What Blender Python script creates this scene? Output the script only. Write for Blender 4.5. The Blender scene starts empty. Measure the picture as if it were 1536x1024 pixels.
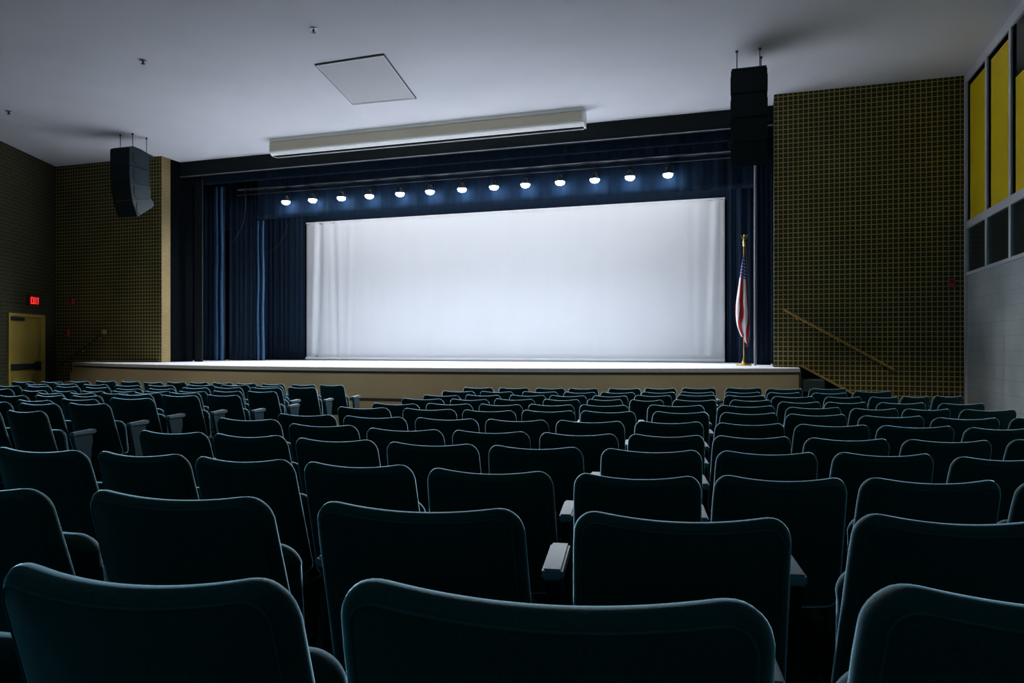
import bpy, bmesh, math, random
from mathutils import Vector, Matrix

random.seed(4)
SC = bpy.context.scene
COL = SC.collection
ZC = 1.448            # eye height above the floor in front of the stage
TH = math.atan(362 / 1107.0)

SPOT_W = 520.; SPOT_A = 128.; SPOT_B = .7; SPOT_T = -34.; LENS_E = 48.; STRIP_W = 95.; STRIP_T = 0.; FRONT_FILL_W = 680.; WORLD_S = .18; EXPO = 0.
RIM_SHEEN = (2.4, 3.4, 3.9); RIM_SHEEN_R = .25

SEATS = [
('C',1,0,-1.272,0.661,1.148,5.91,0.950),('C',1,1,-0.746,0.722,1.167,7.08,0.883),('C',1,2,-0.224,0.792,1.175,8.22,1.080),
('C',1,3,0.329,0.876,1.201,9.41,0.899),('C',2,0,-2.057,1.434,1.074,4.35,1.100),('C',2,1,-1.400,1.494,1.081,5.85,1.100),
('C',2,2,-0.759,1.567,1.079,7.29,1.088),('C',2,3,-0.150,1.651,1.081,8.64,1.009),('C',2,4,0.421,1.744,1.097,9.93,0.891),
('C',3,0,-2.895,2.335,1.021,2.56,1.007),('C',3,1,-2.376,2.363,1.023,3.77,0.907),('C',3,2,-1.909,2.399,1.018,4.86,0.907),
('C',3,3,-1.426,2.445,1.014,5.98,0.940),('C',3,4,-0.916,2.503,1.007,7.18,0.995),('C',3,5,-0.386,2.576,1.005,8.42,0.939),
('C',3,6,0.093,2.652,1.012,9.54,0.927),('C',3,7,0.568,2.736,1.016,10.66,0.934),('C',3,8,1.045,2.831,1.015,11.79,0.914),
('C',4,0,-3.068,3.278,0.987,2.25,0.943),('C',4,1,-2.582,3.302,0.984,3.43,0.943),('C',4,2,-2.073,3.338,0.976,4.66,0.973),
('C',4,3,-1.545,3.387,0.970,5.93,1.027),('C',4,4,-1.017,3.448,0.968,7.22,0.996),('C',4,5,-0.460,3.526,0.966,8.58,1.007),
('C',4,6,0.066,3.611,0.967,9.86,0.969),('C',4,7,0.573,3.705,0.970,11.11,0.930),('C',4,8,1.071,3.808,0.959,12.33,0.896),
('C',5,0,-3.235,4.133,0.974,1.92,1.031),('C',5,1,-2.674,4.159,0.950,3.32,1.056),('C',5,2,-2.103,4.199,0.937,4.76,1.093),
('C',5,3,-1.541,4.253,0.938,6.17,1.041),('C',5,4,-0.999,4.318,0.936,7.54,1.005),('C',5,5,-0.485,4.392,0.938,8.84,0.940),
('C',5,6,-0.001,4.472,0.938,10.07,0.935),('C',5,7,0.516,4.570,0.934,11.38,0.987),('C',5,8,1.047,4.683,0.932,12.74,1.022),
('C',5,9,1.608,4.818,0.938,14.19,1.050),('C',6,0,-3.334,4.960,0.929,1.73,1.086),('C',6,1,-2.748,4.986,0.927,3.26,1.100),
('C',6,2,-2.170,5.026,0.927,4.76,1.041),('C',6,3,-1.635,5.077,0.928,6.16,0.999),('C',6,4,-1.105,5.141,0.930,7.54,1.034),
('C',6,5,-0.556,5.221,0.934,8.98,1.000),('C',6,6,-0.017,5.313,0.930,10.41,0.990),('C',6,7,0.518,5.418,0.928,11.82,1.044),
('C',6,8,1.050,5.536,0.925,13.24,1.055),('C',6,9,1.579,5.668,0.916,14.66,0.974),('C',7,0,-3.328,5.841,0.916,1.82,1.100),
('C',7,1,-2.695,5.870,0.917,3.54,1.050),('C',7,2,-2.154,5.911,0.915,5.00,1.004),('C',7,3,-1.638,5.962,0.923,6.40,0.969),
('C',7,4,-1.142,6.024,0.925,7.76,0.969),('C',7,5,-0.558,6.112,0.928,9.36,0.960),('C',7,6,-0.026,6.207,0.927,10.82,0.961),
('C',7,7,0.485,6.311,0.920,12.23,1.009),('C',7,8,1.048,6.441,0.912,13.80,1.058),('C',7,9,1.597,6.583,0.900,15.33,1.098),
('C',7,10,2.179,6.752,0.901,16.97,1.100),('C',8,0,-3.451,6.707,0.884,1.55,1.100),('C',8,1,-2.872,6.731,0.896,3.18,1.029),
('C',8,2,-2.342,6.768,0.898,4.68,0.931),('C',8,3,-1.844,6.815,0.905,6.10,0.952),('C',8,4,-1.341,6.875,0.908,7.53,0.981),
('C',8,5,-0.679,6.973,0.915,9.41,1.100),('C',8,6,-0.053,7.087,0.917,11.21,1.100),('C',8,7,0.531,7.212,0.907,12.90,1.040),
('C',8,8,1.052,7.339,0.900,14.41,0.895),('C',8,9,1.499,7.459,0.898,15.72,0.895),('C',8,10,2.026,7.615,0.894,17.27,1.064),
('C',9,0,-3.547,7.555,0.877,1.34,1.089),('C',9,1,-2.985,7.576,0.880,2.99,0.963),('C',9,2,-2.472,7.610,0.891,4.51,0.973),
('C',9,3,-1.955,7.658,0.895,6.03,0.857),('C',9,4,-1.494,7.712,0.903,7.40,0.798),('C',9,5,-1.060,7.774,0.901,8.69,0.753),
('C',9,6,-0.575,7.854,0.907,10.14,0.952),('C',9,7,-0.016,7.963,0.911,11.82,0.891),('C',9,8,0.458,8.068,0.895,13.25,0.902),
('C',9,9,0.910,8.180,0.894,14.62,0.902),('C',9,10,1.442,8.327,0.891,16.25,1.037),('C',9,11,2.025,8.507,0.885,18.05,0.995),
('C',10,0,-3.739,8.532,0.850,0.81,1.074),('C',10,1,-3.185,8.548,0.863,2.53,0.985),('C',10,2,-2.618,8.582,0.870,4.29,0.966),
('C',10,3,-2.122,8.626,0.872,5.84,0.966),('C',10,4,-1.618,8.684,0.876,7.41,0.895),('C',10,5,-1.120,8.756,0.887,8.97,0.926),
('C',10,6,-0.626,8.841,0.896,10.52,0.953),('C',10,7,-0.086,8.949,0.894,12.23,0.998),('C',10,8,0.448,9.074,0.886,13.94,1.026),
('C',10,9,0.993,9.218,0.884,15.69,0.893),('C',10,10,1.436,9.348,0.885,17.12,0.701),('C',10,11,1.781,9.458,0.891,18.24,0.701),
('C',10,12,2.139,9.580,0.895,19.41,0.732),('C',11,0,-3.877,9.430,0.849,0.40,1.042),('C',11,1,-3.320,9.443,0.853,2.22,1.018),
('C',11,2,-2.716,9.477,0.860,4.19,1.044),('C',11,3,-2.179,9.525,0.860,5.95,0.931),('C',11,4,-1.684,9.583,0.864,7.57,0.966),
('C',11,5,-1.167,9.660,0.872,9.28,0.947),('C',11,6,-0.684,9.746,0.878,10.88,0.949),('C',11,7,-0.120,9.864,0.880,12.76,0.963),
('C',11,8,0.382,9.985,0.878,14.44,0.892),('C',11,9,0.933,10.137,0.874,16.30,0.950),('C',11,10,1.451,10.297,0.895,18.07,1.051),
('C',12,0,-3.952,10.400,0.847,0.17,1.028),('C',12,1,-3.389,10.411,0.851,2.11,0.987),('C',12,2,-2.837,10.441,0.854,4.02,0.933),
('C',12,3,-2.349,10.482,0.858,5.71,0.920),('C',12,4,-1.758,10.552,0.864,7.76,0.977),('C',12,5,-1.258,10.628,0.871,9.51,0.952),
('C',12,6,-0.730,10.725,0.877,11.36,1.010),('C',12,7,-0.123,10.859,0.883,13.51,1.063),('C',12,8,0.425,11.000,0.873,15.46,1.085),
('C',12,9,1.006,11.173,0.877,17.55,1.100),('L',1,0,-6.303,10.117,0.861,3.00,0.890),('L',1,1,-6.759,10.036,0.863,3.00,0.890),
('L',1,2,-7.265,9.947,0.870,3.00,0.857),('L',1,3,-7.704,9.870,0.877,3.00,0.789),('L',1,4,-8.108,9.799,0.885,3.00,0.786),
('L',1,5,-8.511,9.728,0.888,3.00,0.760),('L',1,6,-8.900,9.659,0.891,3.00,0.760),('L',1,7,-9.299,9.589,0.883,3.00,0.778),
('L',1,8,-9.702,9.518,0.896,3.00,0.786),('L',1,9,-10.138,9.441,0.899,3.00,0.851),('L',1,10,-10.614,9.357,0.890,3.00,0.930),
('L',1,11,-11.108,9.270,0.881,3.00,0.964),('L',1,12,-11.633,9.177,0.878,3.00,1.024),('L',2,0,-6.315,9.324,0.865,3.00,0.989),
('L',2,1,-6.821,9.235,0.881,3.00,0.989),('L',2,2,-7.345,9.142,0.892,3.00,1.022),('L',2,3,-7.886,9.047,0.888,3.00,1.057),
('L',2,4,-8.527,8.934,0.878,3.00,1.047),('L',2,5,-9.064,8.839,0.874,3.00,1.040),('L',2,6,-9.597,8.745,0.885,3.00,0.989),
('L',2,7,-10.103,8.656,0.892,3.00,0.946),('L',2,8,-10.588,8.571,0.884,3.00,0.946),('L',3,0,-6.351,8.523,0.901,3.00,1.045),
('L',3,1,-6.886,8.429,0.901,3.00,0.936),('L',3,2,-7.366,8.344,0.893,3.00,0.936),('L',3,3,-7.870,8.255,0.875,3.00,0.958),
('L',3,4,-8.360,8.169,0.871,3.00,0.931),('L',3,5,-8.837,8.085,0.886,3.00,0.903),('L',3,6,-9.300,8.003,0.897,3.00,0.874),
('L',3,7,-9.747,7.924,0.898,3.00,0.874),('L',3,8,-10.237,7.838,0.899,3.00,0.957),('L',4,0,-5.923,7.874,0.896,3.00,0.903),
('L',4,1,-6.386,7.792,0.896,3.00,0.903),('L',4,2,-6.859,7.709,0.888,3.00,0.924),('L',4,3,-7.339,7.624,0.885,3.00,0.897),
('L',4,4,-7.799,7.543,0.884,3.00,0.854),('L',4,5,-8.236,7.466,0.880,3.00,0.799),('L',4,6,-8.646,7.394,0.881,3.00,0.799),
('L',4,7,-9.084,7.316,0.882,3.00,0.856),('L',4,8,-9.627,7.221,0.900,3.00,1.060),('L',5,0,-5.909,7.142,0.894,3.00,0.944),
('L',5,1,-6.392,7.057,0.917,3.00,0.905),('L',5,2,-6.856,6.975,0.913,3.00,0.835),('L',5,3,-7.283,6.900,0.906,3.00,0.821),
('L',5,4,-7.704,6.826,0.902,3.00,0.821),('L',5,5,-8.130,6.750,0.898,3.00,0.832),('L',6,0,-5.879,6.415,0.936,3.00,0.981),
('L',6,1,-6.415,6.321,0.945,3.00,1.046),('L',6,2,-6.969,6.223,0.922,3.00,0.851),('L',6,3,-7.405,6.146,0.922,3.00,0.851),
('L',6,4,-7.868,6.065,0.917,3.00,0.904),('L',7,0,-5.853,5.740,0.952,3.00,1.090),('L',7,1,-6.411,5.642,0.936,3.00,0.956),
('L',7,2,-6.901,5.555,0.921,3.00,0.956),('L',8,0,-5.700,5.106,0.948,3.00,0.957),('L',8,1,-6.190,5.020,0.943,3.00,0.944),
('L',8,2,-6.673,4.935,0.953,3.00,0.944),('L',9,0,-5.580,4.409,0.942,3.00,0.803),('L',9,1,-5.991,4.336,0.951,3.00,0.803)]


# ------------------------------------------------------------------ materials
def new_mat(name, color, rough=.6, metal=0., sheen=0., sheen_tint=(1, 1, 1), spec=.5, emit=None, emit_s=0., coat=0.):
    m = bpy.data.materials.new(name); m.use_nodes = True
    b = m.node_tree.nodes['Principled BSDF']
    b.inputs['Base Color'].default_value = (*color, 1)
    b.inputs['Roughness'].default_value = rough
    b.inputs['Metallic'].default_value = metal
    b.inputs['Specular IOR Level'].default_value = spec
    if sheen:
        b.inputs['Sheen Weight'].default_value = sheen
        b.inputs['Sheen Roughness'].default_value = .35
        b.inputs['Sheen Tint'].default_value = (*sheen_tint, 1)
    if emit:
        b.inputs['Emission Color'].default_value = (*emit, 1)
        b.inputs['Emission Strength'].default_value = emit_s
    if coat: b.inputs['Coat Weight'].default_value = coat
    return m

def add_noise(m, scale, c1, c2, bump=0., detail=4, stretch=None, coord='Object'):
    nt = m.node_tree; b = nt.nodes['Principled BSDF']
    tc = nt.nodes.new('ShaderNodeTexCoord'); mp = nt.nodes.new('ShaderNodeMapping')
    if stretch: mp.inputs['Scale'].default_value = stretch
    n = nt.nodes.new('ShaderNodeTexNoise'); n.inputs['Scale'].default_value = scale; n.inputs['Detail'].default_value = detail
    r = nt.nodes.new('ShaderNodeValToRGB')
    r.color_ramp.elements[0].position = .3; r.color_ramp.elements[1].position = .7
    r.color_ramp.elements[0].color = (*c1, 1); r.color_ramp.elements[1].color = (*c2, 1)
    nt.links.new(tc.outputs[coord], mp.inputs['Vector']); nt.links.new(mp.outputs['Vector'], n.inputs['Vector'])
    nt.links.new(n.outputs['Fac'], r.inputs['Fac']); nt.links.new(r.outputs['Color'], b.inputs['Base Color'])
    if bump:
        bp = nt.nodes.new('ShaderNodeBump'); bp.inputs['Strength'].default_value = bump; bp.inputs['Distance'].default_value = .002
        nt.links.new(n.outputs['Fac'], bp.inputs['Height']); nt.links.new(bp.outputs['Normal'], b.inputs['Normal'])
    return m

def tile_mat(name, tile1, tile2, grout, w, h, mortar, offset, axis='X', bump=.4):
    """square or coursed masonry laid in the plane (axis, Z) of the object's own coordinates"""
    m = new_mat(name, tile1, .75, spec=.3)
    nt = m.node_tree; b = nt.nodes['Principled BSDF']
    tc = nt.nodes.new('ShaderNodeTexCoord'); sx = nt.nodes.new('ShaderNodeSeparateXYZ'); cx = nt.nodes.new('ShaderNodeCombineXYZ')
    nt.links.new(tc.outputs['Object'], sx.inputs[0])
    nt.links.new(sx.outputs[axis], cx.inputs['X']); nt.links.new(sx.outputs['Z'], cx.inputs['Y'])
    br = nt.nodes.new('ShaderNodeTexBrick')
    br.offset = offset; br.squash = 1.
    br.inputs['Scale'].default_value = 1.
    br.inputs['Brick Width'].default_value = w; br.inputs['Row Height'].default_value = h
    br.inputs['Mortar Size'].default_value = mortar; br.inputs['Mortar Smooth'].default_value = .15
    br.inputs['Color1'].default_value = (*tile1, 1); br.inputs['Color2'].default_value = (*tile2, 1); br.inputs['Mortar'].default_value = (*grout, 1)
    nt.links.new(cx.outputs[0], br.inputs['Vector'])
    nz = nt.nodes.new('ShaderNodeTexNoise'); nz.inputs['Scale'].default_value = 1.3
    nt.links.new(tc.outputs['Object'], nz.inputs['Vector'])
    mx = nt.nodes.new('ShaderNodeMix'); mx.data_type = 'RGBA'; mx.blend_type = 'MULTIPLY'
    rp = nt.nodes.new('ShaderNodeValToRGB'); rp.color_ramp.elements[0].position = .3; rp.color_ramp.elements[1].position = .7
    rp.color_ramp.elements[0].color = (.75, .75, .75, 1); rp.color_ramp.elements[1].color = (1, 1, 1, 1)
    nt.links.new(nz.outputs['Fac'], rp.inputs['Fac'])
    mx.inputs[0].default_value = 1.
    nt.links.new(br.outputs['Color'], mx.inputs[6]); nt.links.new(rp.outputs['Color'], mx.inputs[7])
    nt.links.new(mx.outputs[2], b.inputs['Base Color'])
    if bump:
        bp = nt.nodes.new('ShaderNodeBump'); bp.inputs['Strength'].default_value = bump; bp.inputs['Distance'].default_value = .004; bp.invert = True
        nt.links.new(br.outputs['Fac'], bp.inputs['Height']); nt.links.new(bp.outputs['Normal'], b.inputs['Normal'])
    return m

M = {}
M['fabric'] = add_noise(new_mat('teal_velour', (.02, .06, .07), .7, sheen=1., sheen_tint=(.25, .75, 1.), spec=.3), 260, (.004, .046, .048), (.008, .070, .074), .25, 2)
def rim_sheen_boost(m, col, rough):
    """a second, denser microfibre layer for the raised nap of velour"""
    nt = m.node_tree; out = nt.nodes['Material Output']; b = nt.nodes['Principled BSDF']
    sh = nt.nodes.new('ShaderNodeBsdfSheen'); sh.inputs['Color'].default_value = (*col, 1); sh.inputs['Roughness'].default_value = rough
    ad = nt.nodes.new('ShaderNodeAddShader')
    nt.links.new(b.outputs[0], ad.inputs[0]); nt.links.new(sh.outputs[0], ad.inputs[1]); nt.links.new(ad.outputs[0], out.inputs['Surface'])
rim_sheen_boost(M['fabric'], RIM_SHEEN, RIM_SHEEN_R)  # added sheen, brighter than real cloth, lifts the highlights on the seat edges
M['piping'] = new_mat('teal_welt', (.018, .10, .105), .7, sheen=.5, sheen_tint=(.4, .8, 1.), spec=.2)
M['arm'] = add_noise(new_mat('grey_laminate', (.2, .27, .32), .55, spec=.32), 300, (.20, .29, .36), (.25, .35, .42), .1, 2)
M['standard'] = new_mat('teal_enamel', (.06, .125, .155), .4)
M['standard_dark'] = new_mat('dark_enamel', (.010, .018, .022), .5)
M['floor'] = add_noise(new_mat('dark_carpet', (.008, .010, .012), .95, spec=.1), 60, (.006, .008, .010), (.012, .014, .016), .3)
M['ceiling'] = add_noise(new_mat('ceiling_paint', (.70, .70, .74), .9, spec=.2), .6, (.66, .665, .70), (.72, .72, .76), 0, 3)
M['grid'] = tile_mat('grid_tile', (.028, .040, .019), (.042, .046, .022), (.52, .38, .11), .081, .081, .0075, 0., 'X')
M['course'] = tile_mat('coursed_brick', (.026, .029, .012), (.034, .034, .014), (.085, .075, .032), .30, .082, .008, .5, 'X')
M['cream'] = tile_mat('cream_brick', (.25, .18, .075), (.27, .195, .082), (.20, .145, .06), .2, .066, .005, .5, 'Y', .15)
M['cmu'] = tile_mat('painted_block', (.52, .56, .55), (.55, .59, .58), (.44, .48, .47), .40, .20, .006, .5, 'Y', .5)
M['grey_frame'] = new_mat('grey_frame', (.62, .62, .64), .5)
M['yellow'] = new_mat('yellow_panel', (.86, .60, .004), .45)
M['darkpane'] = new_mat('dark_pane', (.010, .020, .022), .25)
M['black'] = new_mat('black_paint', (.0030, .0042, .0052), 1., spec=0.)
M['blackboard'] = new_mat('black_board', (.016, .021, .022), .9, spec=.05)
M['navy'] = add_noise(new_mat('navy_velour', (.010, .022, .045), .8, sheen=.25, sheen_tint=(.5, .7, 1.), spec=.15), 40, (.004, .013, .029), (.008, .021, .043), .15, 3, (1, 1, .05))
M['fold_highlight'] = new_mat('pale_blue_highlight', (.030, .085, .165), .7, sheen=.3, sheen_tint=(.5, .75, 1.), spec=.15)  # paler blue that paints lamp highlights onto the navy curtain edges
M['screen'] = add_noise(new_mat('white_muslin', (.8, .8, .82), .9, spec=.1), 3, (.795, .80, .82), (.81, .815, .835), 0, 3, (1, 1, .2))
M['deck'] = add_noise(new_mat('pale_stage_boards', (.6, .6, .6), .5), 2, (.62, .63, .66), (.70, .70, .72), 0, 4, (.4, 6, 1)); M['deck'].node_tree.nodes['Principled BSDF'].inputs['Roughness'].default_value = .95; M['deck'].node_tree.nodes['Principled BSDF'].inputs['Specular IOR Level'].default_value = .1
M['nosing'] = new_mat('pale_nosing', (.45, .45, .47), .4)
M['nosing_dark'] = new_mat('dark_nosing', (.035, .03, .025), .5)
M['tan'] = add_noise(new_mat('tan_paint', (.42, .34, .22), .6), 1.2, (.40, .325, .205), (.44, .355, .225), 0, 3)
M['door'] = add_noise(new_mat('ochre_paint', (.42, .30, .055), .5), 1.5, (.38, .27, .05), (.44, .31, .06), 0, 3)
M['wood'] = new_mat('oiled_wood', (.42, .25, .06), .4)
M['brass'] = new_mat('brass', (.75, .50, .16), .3, 1.)
M['white'] = new_mat('white_enamel', (.80, .79, .76), .45)
M['beige'] = new_mat('beige_enamel', (.62, .56, .40), .5)
M['speaker'] = new_mat('speaker_paint', (.010, .018, .021), .65, spec=.3)
M['speaker_side'] = new_mat('speaker_side_paint', (.012, .024, .029), .6, spec=.3)
M['steel'] = new_mat('dull_steel', (.35, .37, .4), .4, .8)
M['blacksteel'] = new_mat('black_steel', (.03, .032, .036), .45)
M['lamp'] = new_mat('lamp_lens', (.9, .9, 1), .3, emit=(.55, .76, 1.), emit_s=LENS_E)
M['redbox'] = new_mat('red_plastic', (.40, .035, .02), .4)
M['redglow'] = new_mat('red_letters', (.5, .02, .02), .4, emit=(1., .03, .03), emit_s=1.6)
M['redbody'] = new_mat('dark_red_housing', (.16, .006, .006), .5)
M['grille'] = new_mat('metal_grey', (.46, .46, .47), .6)
M['polewhite'] = new_mat('pole_white', (.30, .31, .32), .7)

def flag_mat():
    m = new_mat('flag_cloth', (.8, .8, .8), .8, sheen=.2)
    nt = m.node_tree; b = nt.nodes['Principled BSDF']
    uv = nt.nodes.new('ShaderNodeUVMap'); sp = nt.nodes.new('ShaderNodeSeparateXYZ')
    nt.links.new(uv.outputs[0], sp.inputs[0])
    def math_(op, a, v=None):
        n = nt.nodes.new('ShaderNodeMath'); n.operation = op
        if isinstance(a, (int, float)): n.inputs[0].default_value = a
        else: nt.links.new(a, n.inputs[0])
        if v is not None:
            if isinstance(v, (int, float)): n.inputs[1].default_value = v
            else: nt.links.new(v, n.inputs[1])
        return n.outputs[0]
    # u: across the hoist (13 stripes), v: along the fly
    st = math_('MODULO', math_('FLOOR', math_('MULTIPLY', sp.outputs[0], 12.999)), 2.)
    mix = nt.nodes.new('ShaderNodeMix'); mix.data_type = 'RGBA'
    nt.links.new(st, mix.inputs[0])
    mix.inputs[6].default_value = (.45, .012, .022, 1); mix.inputs[7].default_value = (.78, .74, .72, 1)
    can = math_('MULTIPLY', math_('LESS_THAN', sp.outputs[1], .27), math_('LESS_THAN', sp.outputs[0], 1.1))
    # stars: small dots on a staggered grid
    su = math_('SUBTRACT', math_('FRACT', math_('MULTIPLY', sp.outputs[0], 16.)), .5)
    sv = math_('SUBTRACT', math_('FRACT', math_('MULTIPLY', sp.outputs[1], 26.)), .5)
    d = math_('ADD', math_('MULTIPLY', su, su), math_('MULTIPLY', sv, sv))
    star = math_('LESS_THAN', d, .045)
    m3 = nt.nodes.new('ShaderNodeMix'); m3.data_type = 'RGBA'
    nt.links.new(star, m3.inputs[0]); m3.inputs[6].default_value = (.022, .045, .19, 1); m3.inputs[7].default_value = (.7, .7, .75, 1)
    m2 = nt.nodes.new('ShaderNodeMix'); m2.data_type = 'RGBA'
    nt.links.new(can, m2.inputs[0]); nt.links.new(mix.outputs[2], m2.inputs[6]); nt.links.new(m3.outputs[2], m2.inputs[7])
    nt.links.new(m2.outputs[2], b.inputs['Base Color'])
    return m
M['flag'] = flag_mat()

# ------------------------------------------------------------------ mesh helpers
def box(bm, x0, x1, y0, y1, z0, z1, bev=0.):
    v = [bm.verts.new(c) for c in ((x0, y0, z0), (x1, y0, z0), (x1, y1, z0), (x0, y1, z0), (x0, y0, z1), (x1, y0, z1), (x1, y1, z1), (x0, y1, z1))]
    fs = [bm.faces.new([v[i] for i in q]) for q in ((3, 2, 1, 0), (4, 5, 6, 7), (0, 1, 5, 4), (1, 2, 6, 5), (2, 3, 7, 6), (3, 0, 4, 7))]
    if bev:
        es = list({e for f in fs for e in f.edges})
        bmesh.ops.bevel(bm, geom=es, offset=bev, segments=3, affect='EDGES', profile=.5)

def tube(bm, pts, r, n=10, cap=True):
    pts = [Vector(p) for p in pts]; rings = []
    for i, p in enumerate(pts):
        d = (pts[min(i + 1, len(pts) - 1)] - pts[max(i - 1, 0)]).normalized()
        a = d.orthogonal().normalized() if i == 0 else (a - d * a.dot(d)).normalized()
        bb = d.cross(a); rr = r[i] if isinstance(r, (list, tuple)) else r
        rings.append([bm.verts.new(p + a * math.cos(2 * math.pi * k / n) * rr + bb * math.sin(2 * math.pi * k / n) * rr) for k in range(n)])
    for i in range(len(rings) - 1):
        for k in range(n):
            bm.faces.new((rings[i][k], rings[i][(k + 1) % n], rings[i + 1][(k + 1) % n], rings[i + 1][k]))
    if cap:
        bm.faces.new(rings[0][::-1]); bm.faces.new(rings[-1])

def lathe(bm, prof, n=24, c=(0, 0, 0)):
    rings = []
    for r, z in prof:
        rings.append([bm.verts.new((c[0] + r * math.cos(2 * math.pi * k / n), c[1] + r * math.sin(2 * math.pi * k / n), c[2] + z)) for k in range(n)])
    for i in range(len(rings) - 1):
        for k in range(n):
            bm.faces.new((rings[i][k], rings[i][(k + 1) % n], rings[i + 1][(k + 1) % n], rings[i + 1][k]))
    bm.faces.new(rings[0][::-1]); bm.faces.new(rings[-1])

def prism(bm, poly, a0, a1, axis='x'):
    """extrude polygon [(p,q)] along axis: x -> (a,p,q), y -> (p,a,q), z -> (p,q,a)"""
    f = {'x': lambda a, p, q: (a, p, q), 'y': lambda a, p, q: (p, a, q), 'z': lambda a, p, q: (p, q, a)}[axis]
    A = [bm.verts.new(f(a0, p, q)) for p, q in poly]; B = [bm.verts.new(f(a1, p, q)) for p, q in poly]
    n = len(poly)
    for i in range(n): bm.faces.new((A[i], A[(i + 1) % n], B[(i + 1) % n], B[i]))
    bm.faces.new(A[::-1]); bm.faces.new(B)

def make(name, bm, mat, parent=None, smooth=False, loc=(0, 0, 0), rotz=0., matrix=None, angle=40):
    bmesh.ops.recalc_face_normals(bm, faces=bm.faces[:])
    me = bpy.data.meshes.new(name); bm.to_mesh(me); bm.free()
    me.materials.append(mat)
    if smooth:
        me.shade_smooth()
        if angle < 180:
            me.set_sharp_from_angle(angle=math.radians(angle))
    o = bpy.data.objects.new(name, me); COL.objects.link(o)
    if matrix is not None: o.matrix_world = matrix
    else: o.location = loc; o.rotation_euler = (0, 0, rotz)
    if parent is not None: o.parent = parent
    return o

def thing(name, label, cat, loc=(0, 0, 0), rotz=0., group=None):
    o = bpy.data.objects.new(name, None); COL.objects.link(o); o.empty_display_size = .1
    o.location = loc; o.rotation_euler = (0, 0, rotz)
    return tag(o, label, cat, group)

def tag(o, label, cat, group=None):
    o['label'] = label; o['category'] = cat
    if group: o['group'] = group
    return o

def struct(o, label=None, cat=None):
    o['kind'] = 'structure'
    if label: o['label'] = label
    if cat: o['category'] = cat
    return o

# ------------------------------------------------------------------ room shell
CEIL = 5.80; YF = 13.5; XR = 3.24
ARC = (-4., 27.)
RT = [(26.48, .272), (25.64, .362), (24.69, .434), (23.74, .478), (22.88, .506), (22.05, .517), (21.17, .533), (20.3, .549), (19.45, .559), (18.47, .573), (17.57, .585), (16.6, .588)]
BACK_H = .86
def floor_z(x, y):
    p = math.hypot(x - ARC[0], y - ARC[1])
    if p <= 16.6: return 0.
    if p >= 26.48: return ZC - .272 - BACK_H + (p - 26.48) * .1
    for (p1, h1), (p0, h0) in zip(RT, RT[1:]):
        if p0 <= p <= p1:
            t = (p - p0) / (p1 - p0); return ZC - BACK_H - (h0 + (h1 - h0) * t)
    return 0.

def build_floor():
    bm = bmesh.new(); nx, ny = 80, 72
    x0, x1, y0, y1 = -16.6, XR + .1, -3., YF + .1
    top = [[bm.verts.new((x0 + (x1 - x0) * i / nx, y0 + (y1 - y0) * j / ny, floor_z(x0 + (x1 - x0) * i / nx, y0 + (y1 - y0) * j / ny))) for i in range(nx + 1)] for j in range(ny + 1)]
    for j in range(ny):
        for i in range(nx): bm.faces.new((top[j][i], top[j][i + 1], top[j + 1][i + 1], top[j + 1][i]))
    ret = bmesh.ops.extrude_face_region(bm, geom=bm.faces[:])
    for v in ret['geom']:
        if isinstance(v, bmesh.types.BMVert): v.co.z = -.3
    struct(make('floor', bm, M['floor'], smooth=True), 'dark raked auditorium floor under the rows of seats', 'floor')
build_floor()

bm = bmesh.new(); box(bm, -16.8, XR + .25, -3., 14.2, CEIL, CEIL + .25)
struct(make('ceiling', bm, M['ceiling']), 'smooth pale grey ceiling over the auditorium', 'ceiling')

# front wall, two tiled wings beside the stage opening
XJL, XJR = -12.83, .34
bm = bmesh.new(); box(bm, -16.2, XJL, YF, YF + .26, -.1, CEIL)
struct(make('wall_front_left', bm, M['grid']), 'olive tiled front wall beside the stage opening, door side', 'wall')
bm = bmesh.new(); box(bm, XJR, XR + .2, YF, YF + .26, -.1, CEIL)
struct(make('wall_front_right', bm, M['grid']), 'olive tiled front wall beside the flag, block wall side', 'wall')
bm = bmesh.new(); box(bm, XJL, XJL + .02, YF - .004, YF + .262, -.1, CEIL)
struct(make('trim_1', bm, M['cream']), 'cream brick jamb at the edge of the stage opening', 'trim')
bm = bmesh.new(); box(bm, XJL - .05, XJL, YF + .262, 14.5, 1.0, CEIL)
struct(make('wall_jamb_left', bm, M['black']), 'black side return of the stage opening', 'wall')
bm = bmesh.new(); box(bm, XJR, XJR + .05, YF + .262, 14.5, 1.0, CEIL)
struct(make('wall_jamb_right', bm, M['black']), 'black side return of the stage opening by the flag', 'wall')
# proscenium header board with a pale lower edge
bm = bmesh.new(); box(bm, XJL - .3, XJR + .3, 14.1, 14.18, 5.45, CEIL)
struct(make('wall_header', bm, M['blackboard']), 'black header board over the stage opening', 'wall')
bm = bmesh.new(); box(bm, XJL, XJR, 14.085, 14.10, 5.445, 5.462)
struct(make('trim_2', bm, M['steel']), 'thin metal edge along the bottom of the header', 'trim')

# left wall, running back from the corner at an angle
LD = Vector((.40, -.9165, 0)).normalized(); LN = Vector((.9165, .40, 0)).normalized()
LC = Vector((-16.0, 13.5, 0))
ML = Matrix(((LD.x, -LN.x, 0, LC.x), (LD.y, -LN.y, 0, LC.y), (0, 0, 1, 0), (0, 0, 0, 1)))   # x: along the wall to the back, y: out of the room
bm = bmesh.new()
DX0, DX1, DZ = .52, 1.98, 2.19
box(bm, -.1, DX0, 0, .25, -.1, CEIL); box(bm, DX1, 18., 0, .25, -.1, CEIL); box(bm, DX0, DX1, 0, .25, DZ, CEIL)
struct(make('wall_left', bm, M['course'], matrix=ML), 'dark olive brick wall with the ochre exit door', 'wall')

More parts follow.
